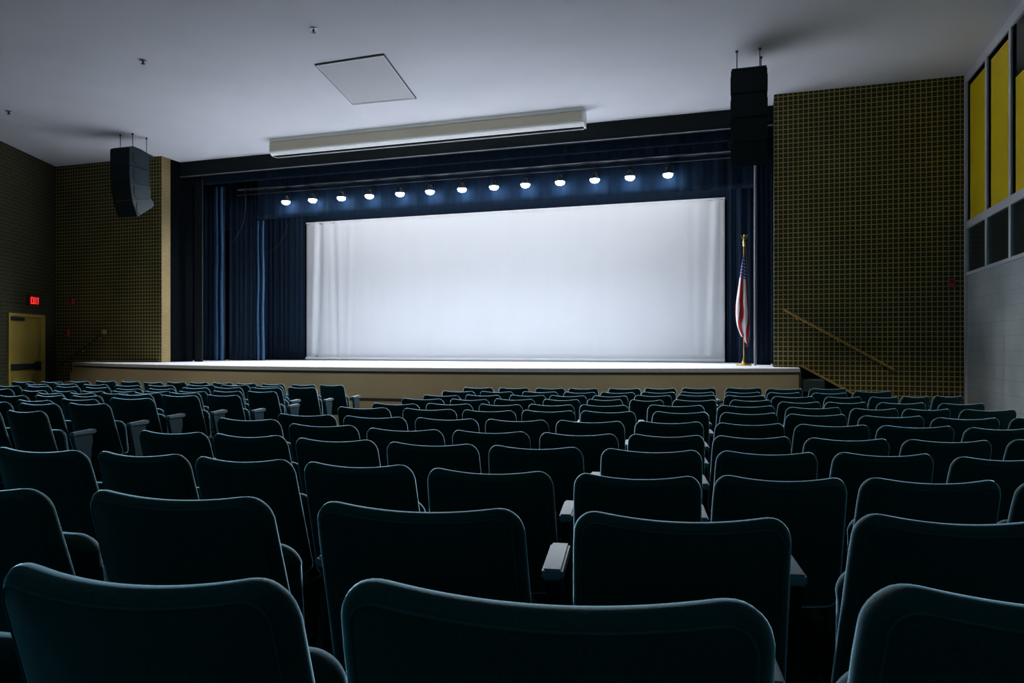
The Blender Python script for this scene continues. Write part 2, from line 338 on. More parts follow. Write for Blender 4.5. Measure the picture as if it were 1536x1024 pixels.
# right wall: painted block below, tall framed panels above
SILL = 2.585; RAIL = 3.385
bm = bmesh.new(); box(bm, XR, XR + .2, -3., YF, -.1, SILL)
struct(make('wall_right', bm, M['cmu']), 'pale grey painted block wall below the yellow panels', 'wall')
bm = bmesh.new(); box(bm, XR - .03, XR + .04, YF - .075, YF - .002, -.05, CEIL)
struct(make('trim_3', bm, M['grey_frame']), 'pale grey corner post where the two walls meet', 'trim')
bm = bmesh.new(); box(bm, XR - .02, XR + .2, -3., YF - .07, CEIL - .14, CEIL)
struct(make('trim_4', bm, M['grey_frame']), 'grey trim along the top of the panelled wall', 'trim')
bm = bmesh.new(); box(bm, XR + .12, XR + .2, -3., YF, SILL, CEIL - .14)
struct(make('wall_right_upper', bm, M['black']), 'dark backing behind the framed panels', 'wall')
WN = 9; WP = 1.05; wy = YF - .08
words_w = ['next to the front corner', 'second from the front corner', 'third from the front corner']
for k in range(WN):
    y1 = wy - WP * k; y0 = y1 - WP
    bm = bmesh.new()
    t = .045
    ztop = CEIL - .14
    if k == 0: box(bm, XR - .02, XR + .12, y1 - t / 2, y1, SILL, ztop)
    box(bm, XR - .02, XR + .12, y0 - t, y0 + t, SILL, ztop)
    ya, yb = y0 + t, (y1 - t if k else y1 - t / 2)
    box(bm, XR - .02, XR + .12, ya, yb, RAIL - .06, RAIL + .06)
    box(bm, XR - .02, XR + .12, ya, yb, SILL, SILL + .05)
    fr = make('window_%d' % (k + 1), bm, M['grey_frame'])
    struct(fr, 'grey framed tall yellow panel above a dark pane, ' + (words_w[k] if k < 3 else 'number %d from the front corner' % (k + 1)), 'window panel')
    # black strips stand in for the shaded slot along the far edge and head
    zt = ztop - .02 if k % 3 != 2 else 5.02
    bm = bmesh.new(); box(bm, XR + .008, XR + .05, ya, yb - .10, RAIL + .06, zt - .06, .004); make('yellow_panel', bm, M['yellow'], fr)
    bm = bmesh.new(); box(bm, XR + .004, XR + .05, yb - .099, yb, RAIL + .06, ztop); box(bm, XR + .004, XR + .05, ya, yb - .099, zt - .059, (ztop if k % 3 != 2 else zt - .05)); make('shadow_gap_strip', bm, M['black'], fr)
    if k % 3 == 2:
        bm = bmesh.new(); box(bm, XR + .012, XR + .05, ya, yb - .1, zt - .049, ztop - .001); make('upper_pane', bm, M['darkpane'], fr)
    bm = bmesh.new(); box(bm, XR + .01, XR + .05, ya, yb, SILL + .05, RAIL - .06); make('lower_pane', bm, M['darkpane'], fr)

# ------------------------------------------------------------------ stage house (black box behind the opening)
SZ = ZC - .344         # stage level
bm = bmesh.new(); box(bm, -14.4, 1.7, 17.35, 17.5, SZ - .2, 7.0)
struct(make('wall_stage_back', bm, M['black']), 'black wall behind the white screen', 'wall')
bm = bmesh.new(); box(bm, -14.4, -14.25, 14.2, 17.35, SZ - .2, 7.0)
struct(make('wall_stage_left', bm, M['black']), 'black side wall of the stage, door side', 'wall')
bm = bmesh.new(); box(bm, 1.55, 1.7, 14.2, 17.35, SZ - .2, 7.0)
struct(make('wall_stage_right', bm, M['black']), 'black side wall of the stage, flag side', 'wall')
bm = bmesh.new(); box(bm, -14.4, 1.7, 14.2, 17.5, 7.0, 7.1)
struct(make('ceiling_stage', bm, M['black']), 'black ceiling above the stage', 'ceiling')
bm = bmesh.new(); box(bm, -14.4, 1.7, 14.18, 14.26, 5.6, 7.0); box(bm, -14.4, XJL - .05, 14.18, 14.26, SZ - .2, 5.6); box(bm, XJR + .05, 1.7, 14.18, 14.26, SZ - .2, 5.6)
struct(make('wall_stage_front', bm, M['black']), 'black back of the front wall above the stage', 'wall')

# stage platform: deck with a bowed apron, tan fascia
AXC, AR, AHW = -7.0, 17.96, 7.72
AYC = 11.15 + AR
def apron(dr=0., n=48, hw=AHW):
    return [(AXC - hw + 2 * hw * i / n, AYC - math.sqrt((AR + dr) ** 2 - (-hw + 2 * hw * i / n) ** 2)) for i in range(n + 1)]
stage = thing('stage', 'bowed stage platform with white boards and a tan front', 'stage', (AXC, 13.0, 0))
def stage_part(name, bm, mat, smooth=False):
    o = make(name, bm, mat, smooth=smooth); o.parent = stage; o.matrix_parent_inverse = Matrix.Translation((-AXC, -13.0, 0)); return o
bm = bmesh.new()
prism(bm, apron() + [(AXC + AHW, YF - .006), (AXC - AHW, YF - .006)], SZ - .05, SZ, 'z')
box(bm, XJL + .026, XJR - .006, YF - .006, 14.27, SZ - .05, SZ)
box(bm, -14.24, 1.54, 14.27, 17.34, SZ - .05, SZ)
stage_part('deck', bm, M['deck'])
def strip(poly0, poly1, z0, z1):
    b = bmesh.new(); prism(b, poly0 + poly1[::-1], z0, z1, 'z'); return b
stage_part('nosing', strip(apron(.035), apron(-.0), SZ - .062, SZ - .003), M['nosing'])
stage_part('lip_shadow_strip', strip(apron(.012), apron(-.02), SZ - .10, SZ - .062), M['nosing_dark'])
stage_part('fascia', strip(apron(.0), apron(-.03), .585, SZ - .10), M['tan'])
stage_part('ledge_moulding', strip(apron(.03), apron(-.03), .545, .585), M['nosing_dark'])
stage_part('kick_panel', strip(apron(.015), apron(-.03), -.02, .545), M['tan'])
for s in (-1, 1):
    xe = AXC + s * AHW; ye = apron()[0][1]
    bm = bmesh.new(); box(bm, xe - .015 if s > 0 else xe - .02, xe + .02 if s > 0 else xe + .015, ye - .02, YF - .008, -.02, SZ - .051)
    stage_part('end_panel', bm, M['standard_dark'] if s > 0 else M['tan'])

# stairs at both ends of the stage
def stairs(name, label, x0, sx, n=6, total=1.78, yf=12.72):
    r = thing(name, label, 'stairs', (x0, 13.0, 0))
    run = total / n; rise = SZ / n
    for i in range(1, n):
        bm = bmesh.new(); z = SZ - rise * i; a = x0 + sx * run * (i - 1); b = x0 + sx * run * i
        box(bm, min(a, b) - .01, max(a, b) + .015, yf, YF - .09, max(z - rise * 1.02, 0), z - .001, .006)
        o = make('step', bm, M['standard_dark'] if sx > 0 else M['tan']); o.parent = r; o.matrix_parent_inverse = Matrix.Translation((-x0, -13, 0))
    bm = bmesh.new()
    L = run * n
    poly = [(x0, 0), (x0 + sx * L, 0), (x0 + sx * L, .10), (x0, SZ + .01)]
    prism(bm, poly, YF - .07, YF - .01, 'y')
    o = make('wall_stringer', bm, M['black']); o.parent = r; o.matrix_parent_inverse = Matrix.Translation((-x0, -13, 0))
    bm = bmesh.new()
    poly = [(x0, SZ + .012), (x0 + sx * L, .102), (x0 + sx * L, .142), (x0, SZ + .052)]
    prism(bm, poly, YF - .085, YF - .01, 'y')
    o = make('stringer_cap', bm, M['wood']); o.parent = r; o.matrix_parent_inverse = Matrix.Translation((-x0, -13, 0))
stairs('stage_stairs', 'dark steps down from the stage beside the flag', AXC + AHW + .05, 1)
stairs('stage_stairs', 'dim steps down from the stage end near the ochre exit door', AXC - AHW - .05, -1, 5, .92, 13.0)

def handrail(label, p0, p1, ball, mat):
    r = thing('handrail', label, 'handrail', p0)
    bm = bmesh.new(); d = (Vector(p1) - Vector(p0))
    tube(bm, [Vector((0, 0, 0)), d * .5, d], .021, 12); make('rail', bm, mat, r, True)
    for t in (.12, .5, .88):
        q = d * t
        bm = bmesh.new(); tube(bm, [q + Vector((0, .0, -.02)), q + Vector((0, .03, -.05)), q + Vector((0, YF - p0[1] - .001, -.05))], .008, 8); make('bracket', bm, M['steel'] if mat is M['blacksteel'] else M['brass'], r, True)
    if ball:
        bm = bmesh.new(); bmesh.ops.create_uvsphere(bm, u_segments=20, v_segments=12, radius=.055); make('end_knob', bm, M['wood'], r, True, angle=180)
handrail('slim brass coloured stair rail sloping down the tiled wall beside the flag', (.50, YF - .085, 2.09), (2.19, YF - .085, 1.073), False, M['wood'])
handrail('dark stair rail with a round end knob near the exit door', (-14.4, YF - .085, 1.80), (-15.80, YF - .085, .99), True, M['blacksteel'])

# ------------------------------------------------------------------ curtains
def curtain(name, label, x0, x1, z0, z1, y, amp, wl, mat, seed=0, yend=None, hem=True, parent=None):
    rnd = random.Random(seed); n = max(24, int((x1 - x0) / wl * 14)); nz = 10
    ph = [rnd.uniform(0, 6.28) for _ in range(5)]
    bm = bmesh.new(); rows = []
    for j in range(nz + 1):
        v = j / nz; z = z0 + (z1 - z0) * v; row = []
        for i in range(n + 1):
            u = i / n; x = x0 + (x1 - x0) * u
            w = 2 * math.pi * (x - x0) / wl
            a = amp * (.75 + .25 * math.sin(w * .23 + ph[0])) * (1 - .25 * v)
            f = math.sin(w + .7 * math.sin(w * .37 + ph[1]) + ph[2]) + .35 * math.sin(2.3 * w + ph[3] + .4 * v)
            yy = y + (yend - y) * u if yend is not None else y
            row.append(bm.verts.new((x + .15 * a * math.cos(w + ph[4]), yy + a * f, z)))
        rows.append(row)
    for j in range(nz):
        for i in range(n): bm.faces.new((rows[j][i], rows[j][i + 1], rows[j + 1][i + 1], rows[j + 1][i]))
    o = make(name, bm, mat, parent, True, angle=180)
    m = o.modifiers.new('thickness', 'SOLIDIFY'); m.thickness = .008; m.offset = 0
    return o

def curtain_thing(name, label, cat, group, *a, **k):
    o = curtain(name, label, *a, **k); tag(o, label, cat, group); return o

G = 'stage curtains'
curtain_thing('stage_valance', 'dark navy valance hanging directly below the black header', 'curtain', G, XJL + .08, XJR - .05, 5.305, 5.63, 14.40, .012, .42, M['navy'], seed=1)
curtain_thing('stage_border_curtain', 'navy border curtain lit in pools behind the row of lamps', 'curtain', G, -11.78, .25, 4.645, 5.9, 15.56, .012, .32, M['navy'], seed=2)
_c1 = curtain_thing('stage_curtain', 'gathered navy side curtain beyond the cream jamb and slate board', 'curtain', G, -13.35, -12.70, SZ + .012, 5.50, 15.46, .05, .17, M['navy'], seed=3)
_c2 = curtain_thing('stage_curtain', 'narrow navy curtain at the inner edge of the dark wing, door side', 'curtain', G, -12.75, -11.68, SZ + .012, 5.45, 15.72, .04, .15, M['navy'], seed=4)
curtain_thing('stage_curtain', 'flat dark navy curtain between the wing and the white screen', 'curtain', G, -13.4, -11.36, SZ + .012, 5.9, 16.98, .022, .16, M['navy'], seed=5)
curtain_thing('stage_curtain', 'dark navy curtain just behind the flag', 'curtain', G, -.28, .85, SZ + .012, 5.6, 15.72, .02, .2, M['navy'], seed=6)
curtain_thing('stage_curtain', 'gathered navy curtain between the white pole and the tiled wall', 'curtain', G, .07, .31, SZ + .012, 5.40, 14.58, .02, .085, M['navy'], seed=7)
curtain_thing('stage_curtain', 'narrow dark curtain at the edge of the white screen, flag side', 'curtain', G, -.55, .6, SZ + .012, 5.9, 16.98, .02, .18, M['navy'], seed=8)
def fold_highlight(parent, spots):  # added paler tubes imitate lamplight catching the curtain's edge folds
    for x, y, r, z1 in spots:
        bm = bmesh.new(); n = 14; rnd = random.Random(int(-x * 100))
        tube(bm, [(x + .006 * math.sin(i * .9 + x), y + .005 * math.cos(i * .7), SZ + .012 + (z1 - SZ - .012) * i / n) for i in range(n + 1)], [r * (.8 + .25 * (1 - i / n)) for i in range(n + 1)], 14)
        make('highlight_fold', bm, M['fold_highlight'], parent, True)
fold_highlight(_c1, ((-12.73, 15.40, .040, 5.48), (-12.86, 15.38, .036, 5.48), (-12.94, 15.40, .018, 5.48)))
fold_highlight(_c2, ((-11.70, 15.67, .030, 4.62), (-11.84, 15.66, .028, 4.62)))
bm = bmesh.new(); box(bm, -14.2, 1.5, 17.06, 17.10, 4.72, 6.5)
tag(make('stage_border_curtain', bm, M['navy']), 'plain dark navy band above the white screen', 'curtain', G)
bm = bmesh.new(); box(bm, -12.62, -12.4, 14.32, 14.36, SZ + .002, 5.44)
tag(make('masking_flat', bm, M['blackboard']), 'upright dark slate board between the jamb and the curtain folds', 'board')

# white screen
def build_screen():
    x0, x1, z0, z1, y = -11.33, -.60, SZ + .075, ZC + 3.31, 17.0
    root = thing('stage_screen', 'large white cloth screen lit across the back of the stage', 'screen', ((x0 + x1) / 2, y, z0))
    nx, nz = 180, 30; bm = bmesh.new(); rows = []
    for j in range(nz + 1):
        v = j / nz; row = []
        for i in range(nx + 1):
            u = i / nx
            a = .030 * math.exp(-((u) / .10) ** 2) + .016 * math.exp(-((1 - u) / .06) ** 2)
            lean = u + .012 * (1 - v) * math.sin(u * 60)
            w = a * (math.sin(lean * 190) + .6 * math.sin(lean * 330 + 1.) + .3 * math.sin(u * 520))
            row.append(bm.verts.new(((u - .5) * (x1 - x0), w, v * (z1 - z0))))
        rows.append(row)
    for j in range(nz):
        for i in range(nx): bm.faces.new((rows[j][i], rows[j][i + 1], rows[j + 1][i + 1], rows[j + 1][i]))
    o = make('cloth', bm, M['screen'], root, True, angle=180)
    m = o.modifiers.new('thickness', 'SOLIDIFY'); m.thickness = .006
    bm = bmesh.new(); tube(bm, [((x0 - x1) / 2, -.01, -.03), ((x1 - x0) / 2, -.01, -.03)], .035, 12); make('bottom_pipe_hem', bm, M['screen'], root, True)
    bm = bmesh.new(); box(bm, (x0 - x1) / 2, (x1 - x0) / 2, -.012, -.004, z1 - z0 - .03, z1 - z0 + .005); make('top_hem', bm, M['screen'], root)
build_screen()

bm = bmesh.new(); tube(bm, [(.035, 14.55, SZ), (.035, 14.55, 5.35)], .026, 12)
tag(make('white_pole', bm, M['polewhite'], smooth=True), 'thin upright white pole behind the flag', 'pole')

# ------------------------------------------------------------------ batten and stage lamps
YB = 15.34
bx0, bx1 = -12.2, .2
bat = thing('lighting_batten', 'long horizontal pipe with cable that carries the stage lamps', 'pipe', ((bx0 + bx1) / 2, YB, 5.36))
bm = bmesh.new(); tube(bm, [(bx0 - (bx0 + bx1) / 2, 0, 0), (bx1 - (bx0 + bx1) / 2, 0, 0)], .028, 12); make('upper_pipe', bm, M['steel'], bat, True)
bm = bmesh.new(); tube(bm, [(bx0 - (bx0 + bx1) / 2, .0, -.13), (bx1 - (bx0 + bx1) / 2, 0, -.13)], .016, 10); make('lower_pipe', bm, M['blacksteel'], bat, True)
bm = bmesh.new()
pts = [Vector((bx0 + .2 - (bx0 + bx1) / 2 + i * .31, -.03 + .01 * math.sin(i), -.035 - .018 * (i % 2))) for i in range(39)]
tube(bm, pts, .011, 8); make('cable', bm, M['blacksteel'], bat, True)
for i in range(13):
    x = bx0 + .4 + i * (bx1 - bx0 - .8) / 12 - (bx0 + bx1) / 2
    bm = bmesh.new(); tube(bm, [(x, 0, 0), (x, 0, .62)], .004, 6); make('drop_wire', bm, M['blacksteel'], bat, True)

LPX = [429, 469, 512, 554, 600, 645, 693, 741, 788, 840, 892, 945, 1002]
lamp_words = ['first', 'second', 'third', 'fourth', 'fifth', 'sixth', 'middle', 'eighth', 'ninth', 'tenth', 'eleventh', 'twelfth', 'last']
LX = [YB * math.tan(math.atan((p - 768) / 1107.) - TH) for p in LPX]
def lamp_parts():
    b1 = bmesh.new(); lathe(b1, [(.03, .15), (.045, .145), (.055, .10), (.075, .05), (.102, .028), (.106, .0), (.1, .0)], 28)
    b2 = bmesh.new(); lathe(b2, [(.099, .006), (.1, -.01), (.092, -.035), (.07, -.058), (.04, -.07), (.01, -.074)], 28)
    b3 = bmesh.new(); tube(b3, [(-.112, 0, .02), (-.112, 0, .17), (0, 0, .215), (.112, 0, .17), (.112, 0, .02)], .006, 8); tube(b3, [(0, 0, .21), (0, 0, .226)], .01, 8)
    return b1, b2, b3
proto = None
for i, x in enumerate(LX):
    lab = 'small round white stage lamp, %s counting from the door side of the stage' % lamp_words[i]
    if i == 0: lab = 'small round white stage lamp, first of the row on the door side'
    if i == 12: lab = 'small round white stage lamp, last of the row toward the flag'
    if i == 6: lab = 'small round white stage lamp in the exact middle of the row of thirteen'
    loc = (x, YB, 4.985)
    if proto is None:
        proto = thing('stage_spotlight', lab, 'stage light', loc, 0, 'row of stage lamps')
        b1, b2, b3 = lamp_parts()
        kids = [make('housing', b1, M['steel'], proto, True), make('lens', b2, M['lamp'], proto, True), make('yoke', b3, M['blacksteel'], proto, True)]
    else:
        o = proto.copy(); COL.objects.link(o); o.location = loc; o['label'] = lab
        for k in kids:
            c = k.copy(); COL.objects.link(c); c.parent = o
    l = bpy.data.lights.new('stage_spot', 'SPOT'); l.energy = SPOT_W; l.color = (.86, .92, 1.); l.spot_size = math.radians(SPOT_A); l.spot_blend = SPOT_B; l.shadow_soft_size = .05
    lo = bpy.data.objects.new('stage_spot', l); COL.objects.link(lo); lo.location = (x, YB, 4.985 - .075); lo.rotation_euler = (math.radians(SPOT_T), 0, 0)

# ------------------------------------------------------------------ projection screen case under the ceiling
def screen_case():
    xa, xb, yc = -9.62, -2.93, 13.22
    r = thing('projection_screen_case', 'long white rolled screen case fixed under the ceiling', 'projection screen', ((xa + xb) / 2, yc, CEIL - .2))
    h = (xb - xa) / 2; t = .2
    bm = bmesh.new(); prism(bm, [(-.14, t - .001), (-.14, t - .03), (-.125, t - .035), (-.125, t - .055), (-.10, t - .06), (.12, t - .06), (.14, t - .001)], -h, h, 'x'); make('mounting_flange', bm, M['white'], r)
    prof = [(-.105, .138)] + [(-.115, .10), (-.118, -.05), (-.114, -.072), (-.100, -.088), (-.05, -.118), (-.02, -.130)] + [(-.02, -.13), (.10, -.13), (.12, .0), (.12, .138)]
    bm = bmesh.new(); prism(bm, prof, -h + .02, h - .02, 'x'); make('case', bm, M['white'], r)
    bm = bmesh.new(); prism(bm, [(-.1085, .137), (-.1195, .10), (-.1225, -.046), (-.115, -.046), (-.110, .137)], -h + .022, h - .022, 'x'); make('front_cover', bm, M['beige'], r)
    bm = bmesh.new(); box(bm, -h + .02, h - .02, -.018, .03, -.140, -.131); make('slot', bm, M['black'], r)
    bm = bmesh.new(); box(bm, -h + .05, h - .02, .032, .052, -.165, -.129, .004); make('bottom_bar', bm, M['white'], r)
    for s in (-1, 1):
        e = [(p * 1.04, q * 1.03) for p, q in prof]
        bm = bmesh.new(); prism(bm, e, s * (h - .02), s * (h + .012), 'x'); make('end_cap', bm, M['white'], r)
screen_case()

# ceiling hatch, sprinklers
hc = [(-6.4, 9.87), (-5.23, 9.84), (-5.6, 11.7), (-6.79, 11.64)]
hm = (sum(p[0] for p in hc) / 4, sum(p[1] for p in hc) / 4)
hat = thing('ceiling_hatch', 'square grey access hatch set flush in the ceiling', 'hatch', (hm[0], hm[1], CEIL))
bm = bmesh.new(); prism(bm, [(p[0] - hm[0], p[1] - hm[1]) for p in hc], -.014, -.001, 'z'); make('door_panel', bm, M['grille'], hat)
def ring_strip(scale0, scale1):
    a = [((p[0] - hm[0]) * scale0, (p[1] - hm[1]) * scale0) for p in hc]; b = [((p[0] - hm[0]) * scale1, (p[1] - hm[1]) * scale1) for p in hc]
    bm = bmesh.new()
    for i in range(4):
        j = (i + 1) % 4; prism(bm, [a[i], a[j], b[j], b[i]], -.022, -.001, 'z')
    return bm
make('frame', ring_strip(1.002, 1.03), M['blacksteel'], hat); make('inner_bead', ring_strip(.985, 1.001), M['white'], hat)

spr = None
for (x, y), lab in (((-5.71, 8.74), 'small sprinkler head on the ceiling above the square hatch'), ((-8.8, 8.9), 'small sprinkler head on the open ceiling between hatch and brick wall'), ((-13.05, 10.05), 'small sprinkler head on the ceiling close to the dark brick wall')):
    if spr is None:
        spr = thing('ceiling_sprinkler', lab, 'sprinkler', (x, y, CEIL), 0, 'ceiling sprinkler heads')
        b1 = bmesh.new(); lathe(b1, [(.05, -.001), (.05, -.008), (.02, -.012)], 20); b2 = bmesh.new(); lathe(b2, [(.012, -.012), (.012, -.05), (.03, -.052), (.03, -.058)], 16)
        sk = [make('escutcheon', b1, M['steel'], spr, True), make('deflector', b2, M['blacksteel'], spr, True)]
    else:
        o = spr.copy(); COL.objects.link(o); o.location = (x, y, CEIL); o['label'] = lab
        for k in sk:
            c = k.copy(); COL.objects.link(c); c.parent = o

# ------------------------------------------------------------------ hanging line array speakers
def line_array(label, x, y, rz=0., flip=1):
    top = ZC + 4.02
    r = thing('hanging_speaker', label, 'speaker', (x, y, top), rz, 'hanging speaker columns')
    W = .25; dep = .50; h = .345
    ang = [0, 0, 4, 14, 34]      # interface tilt at each joint, degrees
    F = Vector((-.29, -.02))
    frame_bm = bmesh.new(); prism(frame_bm, [(-.30, .0), (-.20, .045), (.0, .03), (.24, -.02), (.33, -.03), (.33, -.07), (-.30, -.02)], -W * .96, W * .96, 'x'); make('flying_frame', frame_bm, M['speaker_side'], r)
    for i in range(4):
        a0, a1 = math.radians(ang[i]), math.radians(ang[i + 1])
        am = (a0 + a1) / 2
        F2 = F + Vector((math.sin(am), -math.cos(am))) * h
        B1 = F + Vector((math.cos(a0), math.sin(a0))) * dep; B2 = F2 + Vector((math.cos(a1), math.sin(a1))) * (dep if i < 2 else dep - .02)
        bulge = [] if i < 2 else [((B1 + B2) / 2 + Vector((.03 * (i - 1), -.02)))[:]]
        g = .004
        down = Vector((math.sin(am), -math.cos(am)))
        poly = [(F + down * g)[:], (B1 + down * g)[:], *bulge, (B2 - down * g)[:], (F2 - down * g)[:]]
        bm = bmesh.new(); prism(bm, poly, -W, W, 'x'); cab = make('cabinet', bm, M['speaker_side'], r)
        # grille skin on the front
        bm = bmesh.new(); nrm = Vector((-math.cos(am), -math.sin(am)))
        q = [F + down * .012, F2 - down * .012]
        poly2 = [q[0][:], q[1][:], (q[1] + nrm * .012)[:], (q[0] + nrm * .012)[:]]
        prism(bm, poly2, -W + .006, W - .006, 'x'); make('grille', bm, M['speaker'], cab)
        for s in (-1, 1):
            bm = bmesh.new(); p = F + (B1 - F) * .16 + down * .06
            zz = [(p)[:], (p + Vector((.10, .0)))[:], (p + Vector((.10, -.04)))[:], (p + Vector((.05, -.05)))[:], (p + Vector((.05, -.16)))[:], (p + Vector((.11, -.21)))[:], (p + Vector((.09, -.24)))[:], (p + Vector((.0, -.18)))[:]]
            prism(bm, zz, s * (W - .001), s * (W + .008), 'x'); make('rigging_plate', bm, M['speaker'], cab)
        F = F2
    for px, py in ((-.17, -.12), (.15, -.12), (.17, .22)):
        bm = bmesh.new(); tube(bm, [(px, py, .0), (px, py, CEIL - top)], .007, 8); lathe(bm, [(.02, CEIL - top - .03), (.02, CEIL - top - .001)], 10, (px, py, 0)); make('hanging_rod', bm, M['blacksteel'], r, True)
line_array('black hanging speaker column curving back at its foot, near the cream jamb', -12.16, 12.0)
line_array('tall black hanging speaker column above the flag', -.06, 11.45)

# ------------------------------------------------------------------ flag
def flag():
    fx, fy = -.165, 14.42
    H = 2.44
    r = thing('flag_on_pole', 'furled stars and stripes flag on a brass pole standing on the stage', 'flag', (fx, fy, SZ))
    bm = bmesh.new(); lathe(bm, [(.14, .0), (.14, .02), (.12, .035), (.05, .05), (.03, .09), (.022, .13)], 28); make('base', bm, M['brass'], r, True)
    bm = bmesh.new(); tube(bm, [(0, 0, .1), (0, 0, 1.2), (0, 0, H - .2)], .014, 14); make('pole', bm, M['brass'], r, True)
    bm = bmesh.new(); lathe(bm, [(.014, H - .22), (.03, H - .2), (.018, H - .17), (.03, H - .14), (.014, H - .11), (.012, H - .09)], 16)
    # perched eagle
    bmesh.ops.create_uvsphere(bm, u_segments=14, v_segments=10, radius=.03, matrix=Matrix.Translation((0, 0, H - .06)) @ Matrix.Diagonal((.8, .8, 1.3, 1)))
    bmesh.ops.create_uvsphere(bm, u_segments=10, v_segments=8, radius=.015, matrix=Matrix.Translation((.006, -.012, H - .015)))
    for s in (-1, 1):
        prism(bm, [(s * .01, H - .04), (s * .05, H + .0), (s * .075, H - .005), (s * .05, H - .06), (s * .02, H - .09)], -.006, .006, 'y')
    make('eagle_finial', bm, M['brass'], r, True)
    bm = bmesh.new()
    tube(bm, [(.02, -.01, H - .17), (.035, -.02, H - .3), (.055, -.03, H - .62), (.05, -.02, H - .72)], .006, 8); bmesh.ops.create_uvsphere(bm, u_segments=10, v_segments=8, radius=.018, matrix=Matrix.Translation((.05, -.02, H - .74)) @ Matrix.Diagonal((.8, .8, 1.6, 1)))
    make('gold_cord', bm, M['brass'], r, True)
    # cloth: folded fan hanging from the pole
    nv, nu = 44, 90
    zt, zb = H - .39, .44
    bm = bmesh.new(); uvl = bm.loops.layers.uv.new('UVMap'); rows = []; uvs = {}
    for j in range(nv + 1):
        v = j / nv
        wid = .018 + .175 * min(1, v / .62) ** .8
        if v > .80: wid *= 1 - .55 * ((v - .80) / .20) ** 1.6
        cxo = -.035 * min(1, v / .6) + (.045 * max(0, v - .70) / .3)
        row = []
        for i in range(nu + 1):
            u = i / nu
            k = math.sin(u * math.pi * 5.0 + .6 + v * 1.1)
            x = cxo + wid * (1.7 * (u - .5) * .72 + .25 * k)
            y = -.02 - .075 * min(1, v * 2.2) * (1 - .5 * max(0, v - .8) / .2) * math.cos(u * math.pi * 5.0 + .6 + v * 1.1) - .03 * v
            zz = zt + (zb - zt) * v + .10 * v * math.sin(u * 4.2 + .4) * (1 if v < .98 else 1)
            vv = bm.verts.new((x, y, zz)); uvs[vv] = (u, v); row.append(vv)
        rows.append(row)
    for j in range(nv):
        for i in range(nu):
            f = bm.faces.new((rows[j][i], rows[j][i + 1], rows[j + 1][i + 1], rows[j + 1][i]))
            for lp in f.loops:
                u, v = uvs[lp.vert]; lp[uvl].uv = (min(max(u + .22 * max(0, v - .55) * math.sin(v * 9), 0), .999), v)
    o = make('cloth', bm, M['flag'], r, True, angle=180)
    m = o.modifiers.new('thickness', 'SOLIDIFY'); m.thickness = .004
flag()

# loose cables on the wings
def cable(label, pts, r=.006):
    bm = bmesh.new(); P = [Vector(p) for p in pts]; out = []
    for i in range(len(P) - 1):
        p0, p1, p2, p3 = P[max(i - 1, 0)], P[i], P[i + 1], P[min(i + 2, len(P) - 1)]
        for k in range(8):
            t = k / 8
            out.append(.5 * ((2 * p1) + (p2 - p0) * t + (2 * p0 - 5 * p1 + 4 * p2 - p3) * t * t + (3 * p1 - p0 - 3 * p2 + p3) * t ** 3))
    out.append(P[-1]); tube(bm, out, r, 8)
    tag(make('hanging_cable', bm, M['blacksteel'], smooth=True), label, 'cable')
cable('thin cable looping down in front of the wing curtain', [(-11.72, 15.0, 5.40), (-11.70, 15.0, 4.95), (-11.78, 15.0, 4.45), (-12.05, 15.05, 4.1), (-12.25, 15.1, 4.0)])
cable('thin cable looping over the flat dark curtain next to the screen', [(-11.75, 16.75, 4.7), (-11.85, 16.75, 4.4), (-12.1, 16.75, 4.1), (-12.4, 16.75, 3.95)], .007)

# ------------------------------------------------------------------ exit door, sign, alarm boxes
def on_left(bm_fn, name, mat, parent=None, smooth=False):
    return make(name, bm_fn, mat, parent, smooth)
door = bpy.data.objects.new('door_1', None); COL.objects.link(door); door.matrix_world = ML
struct(door, 'ochre exit door in the dark brick wall', 'door')
bm = bmesh.new(); box(bm, DX0, DX0 + .16, -.03, .12, 0, DZ); box(bm, DX1 - .06, DX1, -.03, .12, 0, DZ); box(bm, DX0 + .16, DX1 - .06, -.03, .12, DZ - .06, DZ); make('frame', bm, M['door'], door)
bm = bmesh.new(); box(bm, DX0 + .165, DX1 - .065, .03, .08, .01, DZ - .065, .004); leaf = make('leaf', bm, M['door'], door)
bm = bmesh.new(); box(bm, DX0 + .34, DX1 - .08, -.035, .029, .96, 1.08, .01); box(bm, DX0 + .20, DX0 + .34, -.05, .029, .92, 1.12, .012); make('panic_bar', bm, M['speaker'], leaf)
bm = bmesh.new(); box(bm, DX0 + .85, DX1 - .08, -.03, .029, DZ - .16, DZ - .085, .01); make('closer', bm, M['speaker'], leaf)

